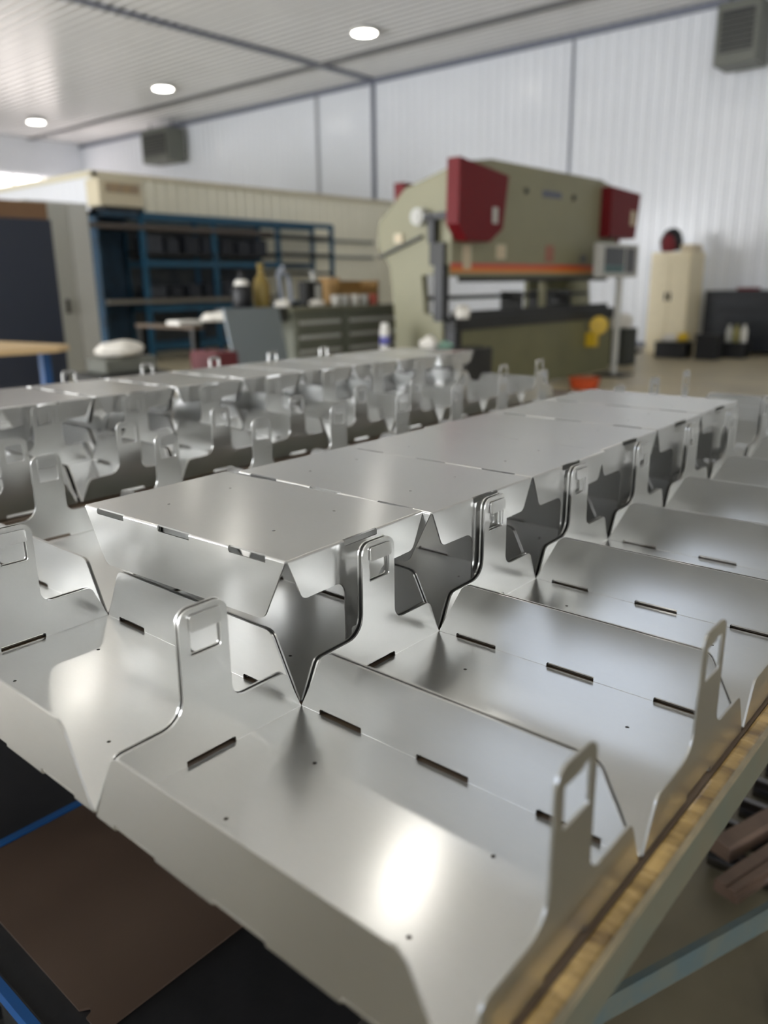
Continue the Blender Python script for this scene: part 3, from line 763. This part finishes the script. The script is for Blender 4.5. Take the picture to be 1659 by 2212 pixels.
# bottles and tools standing on the worktop / bench (distance of the bench)
XT = XD-.3
def stand(px, pyb): 
    return at(px, pyb, 0, XT)
p = stand(524, 655); z0 = zt2
sb = tag(MB().box(XT-.3, XT+.25, at(497, 650, 0, XT).y, ya-.06, .9, zt2-.001, .01).obj('tool_box', mat('box_dark', (50, 50, 48), .6)), 'dark chest behind the leaning grey sheet carrying the bottles', 'chest')
e = empty('jug', (p.x, p.y, zt2), 'black jug with white cap area, left of the golden bottle', 'jug')
MB().lathe([(.10, 0), (.115, .02), (.115, .2), (.09, .26), (.04, .30), (.03, .38), (.03, .42)]).obj('body', BLACK, e, True)
MB().lathe([(.092, .22), (.095, .24), (.075, .30), (.05, .32)]).obj('label_band', WHITEP, e, True)
p = stand(567, 655)
tag(MB().lathe([(.09, 0), (.1, .02), (.1, .26), (.07, .34), (.035, .38), (.035, .46), (.045, .47), (.045, .5)], (p.x, p.y, zt2)).obj('golden_bottle', GOLD, None, True), 'tall golden bottle standing behind the leaning grey sheet', 'bottle')
p = stand(590, 658)
tag(MB().blob((p.x+.2, p.y-.02, zt2+.04), .08, .1, .06, 15).obj('cloth_heap', CLOTH), 'small white cloth before the golden bottle', 'cloth')
p = stand(618, 655)
e = empty('hose_stand', (p.x, p.y, zt2), 'tangle of pale grey hoses right of the golden bottle', 'hose')
m_ = MB(); m_.cyl((0, -.05, 0), (0, -.11, .38), .022).cyl((0, -.11, .38), (0, -.02, .46), .03).cyl((0, .1, 0), (0, .06, .34), .025).cyl((0, .06, .34), (0, -.02, .40), .025)
m_.obj('hose', mat('pale_grey_hose', (158, 164, 176), .4), e); MB().box(-.08, .08, -.12, .14, 0, .05).obj('base', BLACK, e)
p = stand(672, 655)
e = empty('bench_grinder', (p.x, p.y, zt2), 'dark bench tool with pale guards right of the grey hoses', 'bench tool')
MB().box(-.08, .08, -.14, .14, 0, .3, .02).obj('body', DARK, e)
MB().box(.08, .1, .0, .08, .06, .26).obj('guard', GREYC, e); MB().cyl((0, .05, .3), (0, .05, .42), .03).obj('spindle', GREYC, e)
p = stand(640, 662)
pa, pb_ = stand(714, 650), stand(800, 650)
e = empty('wooden_crate', (XT, (pa.y+pb_.y)/2, zt2), 'open brown wooden crate on the worktop left of the press', 'crate')
h_ = (pb_.y-pa.y)/2
MB().box(-.2, .15, -h_, -h_+.02, 0, .34).box(-.2, .15, h_-.02, h_, 0, .30).box(-.2, -.18, -h_, h_, 0, .30).box(-.2, .15, -h_, h_, 0, .02).box(.13, .15, -h_, h_, 0, .2).obj('body', mat('crate_wood', (150, 116, 66), .6), e)
for i, (px, m_, lb) in enumerate(((722, WHITEP, 'white'), (742, GREYC, 'light grey'), (764, WHITEP, 'second white'), (784, GREYC, 'second light grey'), (804, mat('red_tub', (190, 96, 80), .5), 'red'))):
    p = at(px, 655, 0, XT+.24)
    tag(MB().lathe([(.045, 0), (.05, .01), (.055, .12), (.05, .13)], (XT+.26, p.y, zt2)).obj('plastic_tub', m_, None, True), '%s small tub in front of the wooden crate' % lb, 'tub', 'small tubs on the worktop')
p = at(684, 665, 0, XT+.25)
tag(MB().blob((XT+.25, p.y, zt2+.035), .09, .1, .05, 21).obj('cloth_heap', CLOTH), 'small white cloth on the worktop before the dark bench tool', 'cloth')
# things beyond the far end of the inverted trays
p = at(832, 755, 0, -4.9)
e = empty('spray_bottle', (-5.2, at(832, 720, 0, -5.2).y, 0), 'white bottle with purple label in front of the drawer cabinets', 'bottle')
zb = at(832, 745, 0, -5.2).z
MB().lathe([(.055, zb-.1), (.06, zb-.08), (.06, zb+.12), (.05, zb+.2), (.05, zb+.24)]).obj('body', WHITEP, e, True)
MB().lathe([(.0615, zb+.0), (.0615, zb+.1)]).obj('label_band', mat('purple', (104, 104, 168), .5), e, True)
tag(MB().box(-5.5, -4.85, at(760, 740, 0, -5.2).y, min(7.0, at(950, 740, 0, -5.2).y-.35), 0, zb-.101, .01).obj('side_bench', DARK), 'dark low bench in front of the drawer cabinets beside the press', 'bench')
p = at(928, 738, 0, -4.4)
tag(MB().box(-4.41, -4.1, p.y-.5, p.y+.75, 0, p.z-.09, .02).obj('scrap_cart', DARK), 'dark cart in front of the press left side', 'cart')
tag(MB().blob((-4.4, p.y, p.z-.03), .09, .1, .09, 31, .25).obj('rag', CLOTH), 'crumpled cream rag on the cart before the press', 'rag')
tag(MB().blob((-4.35, p.y+.2, p.z-.055), .08, .1, .05, 32, .2).obj('rag', mat('mint_cloth', (150, 190, 170), .8)), 'mint green rag beside the cream one before the press', 'rag')
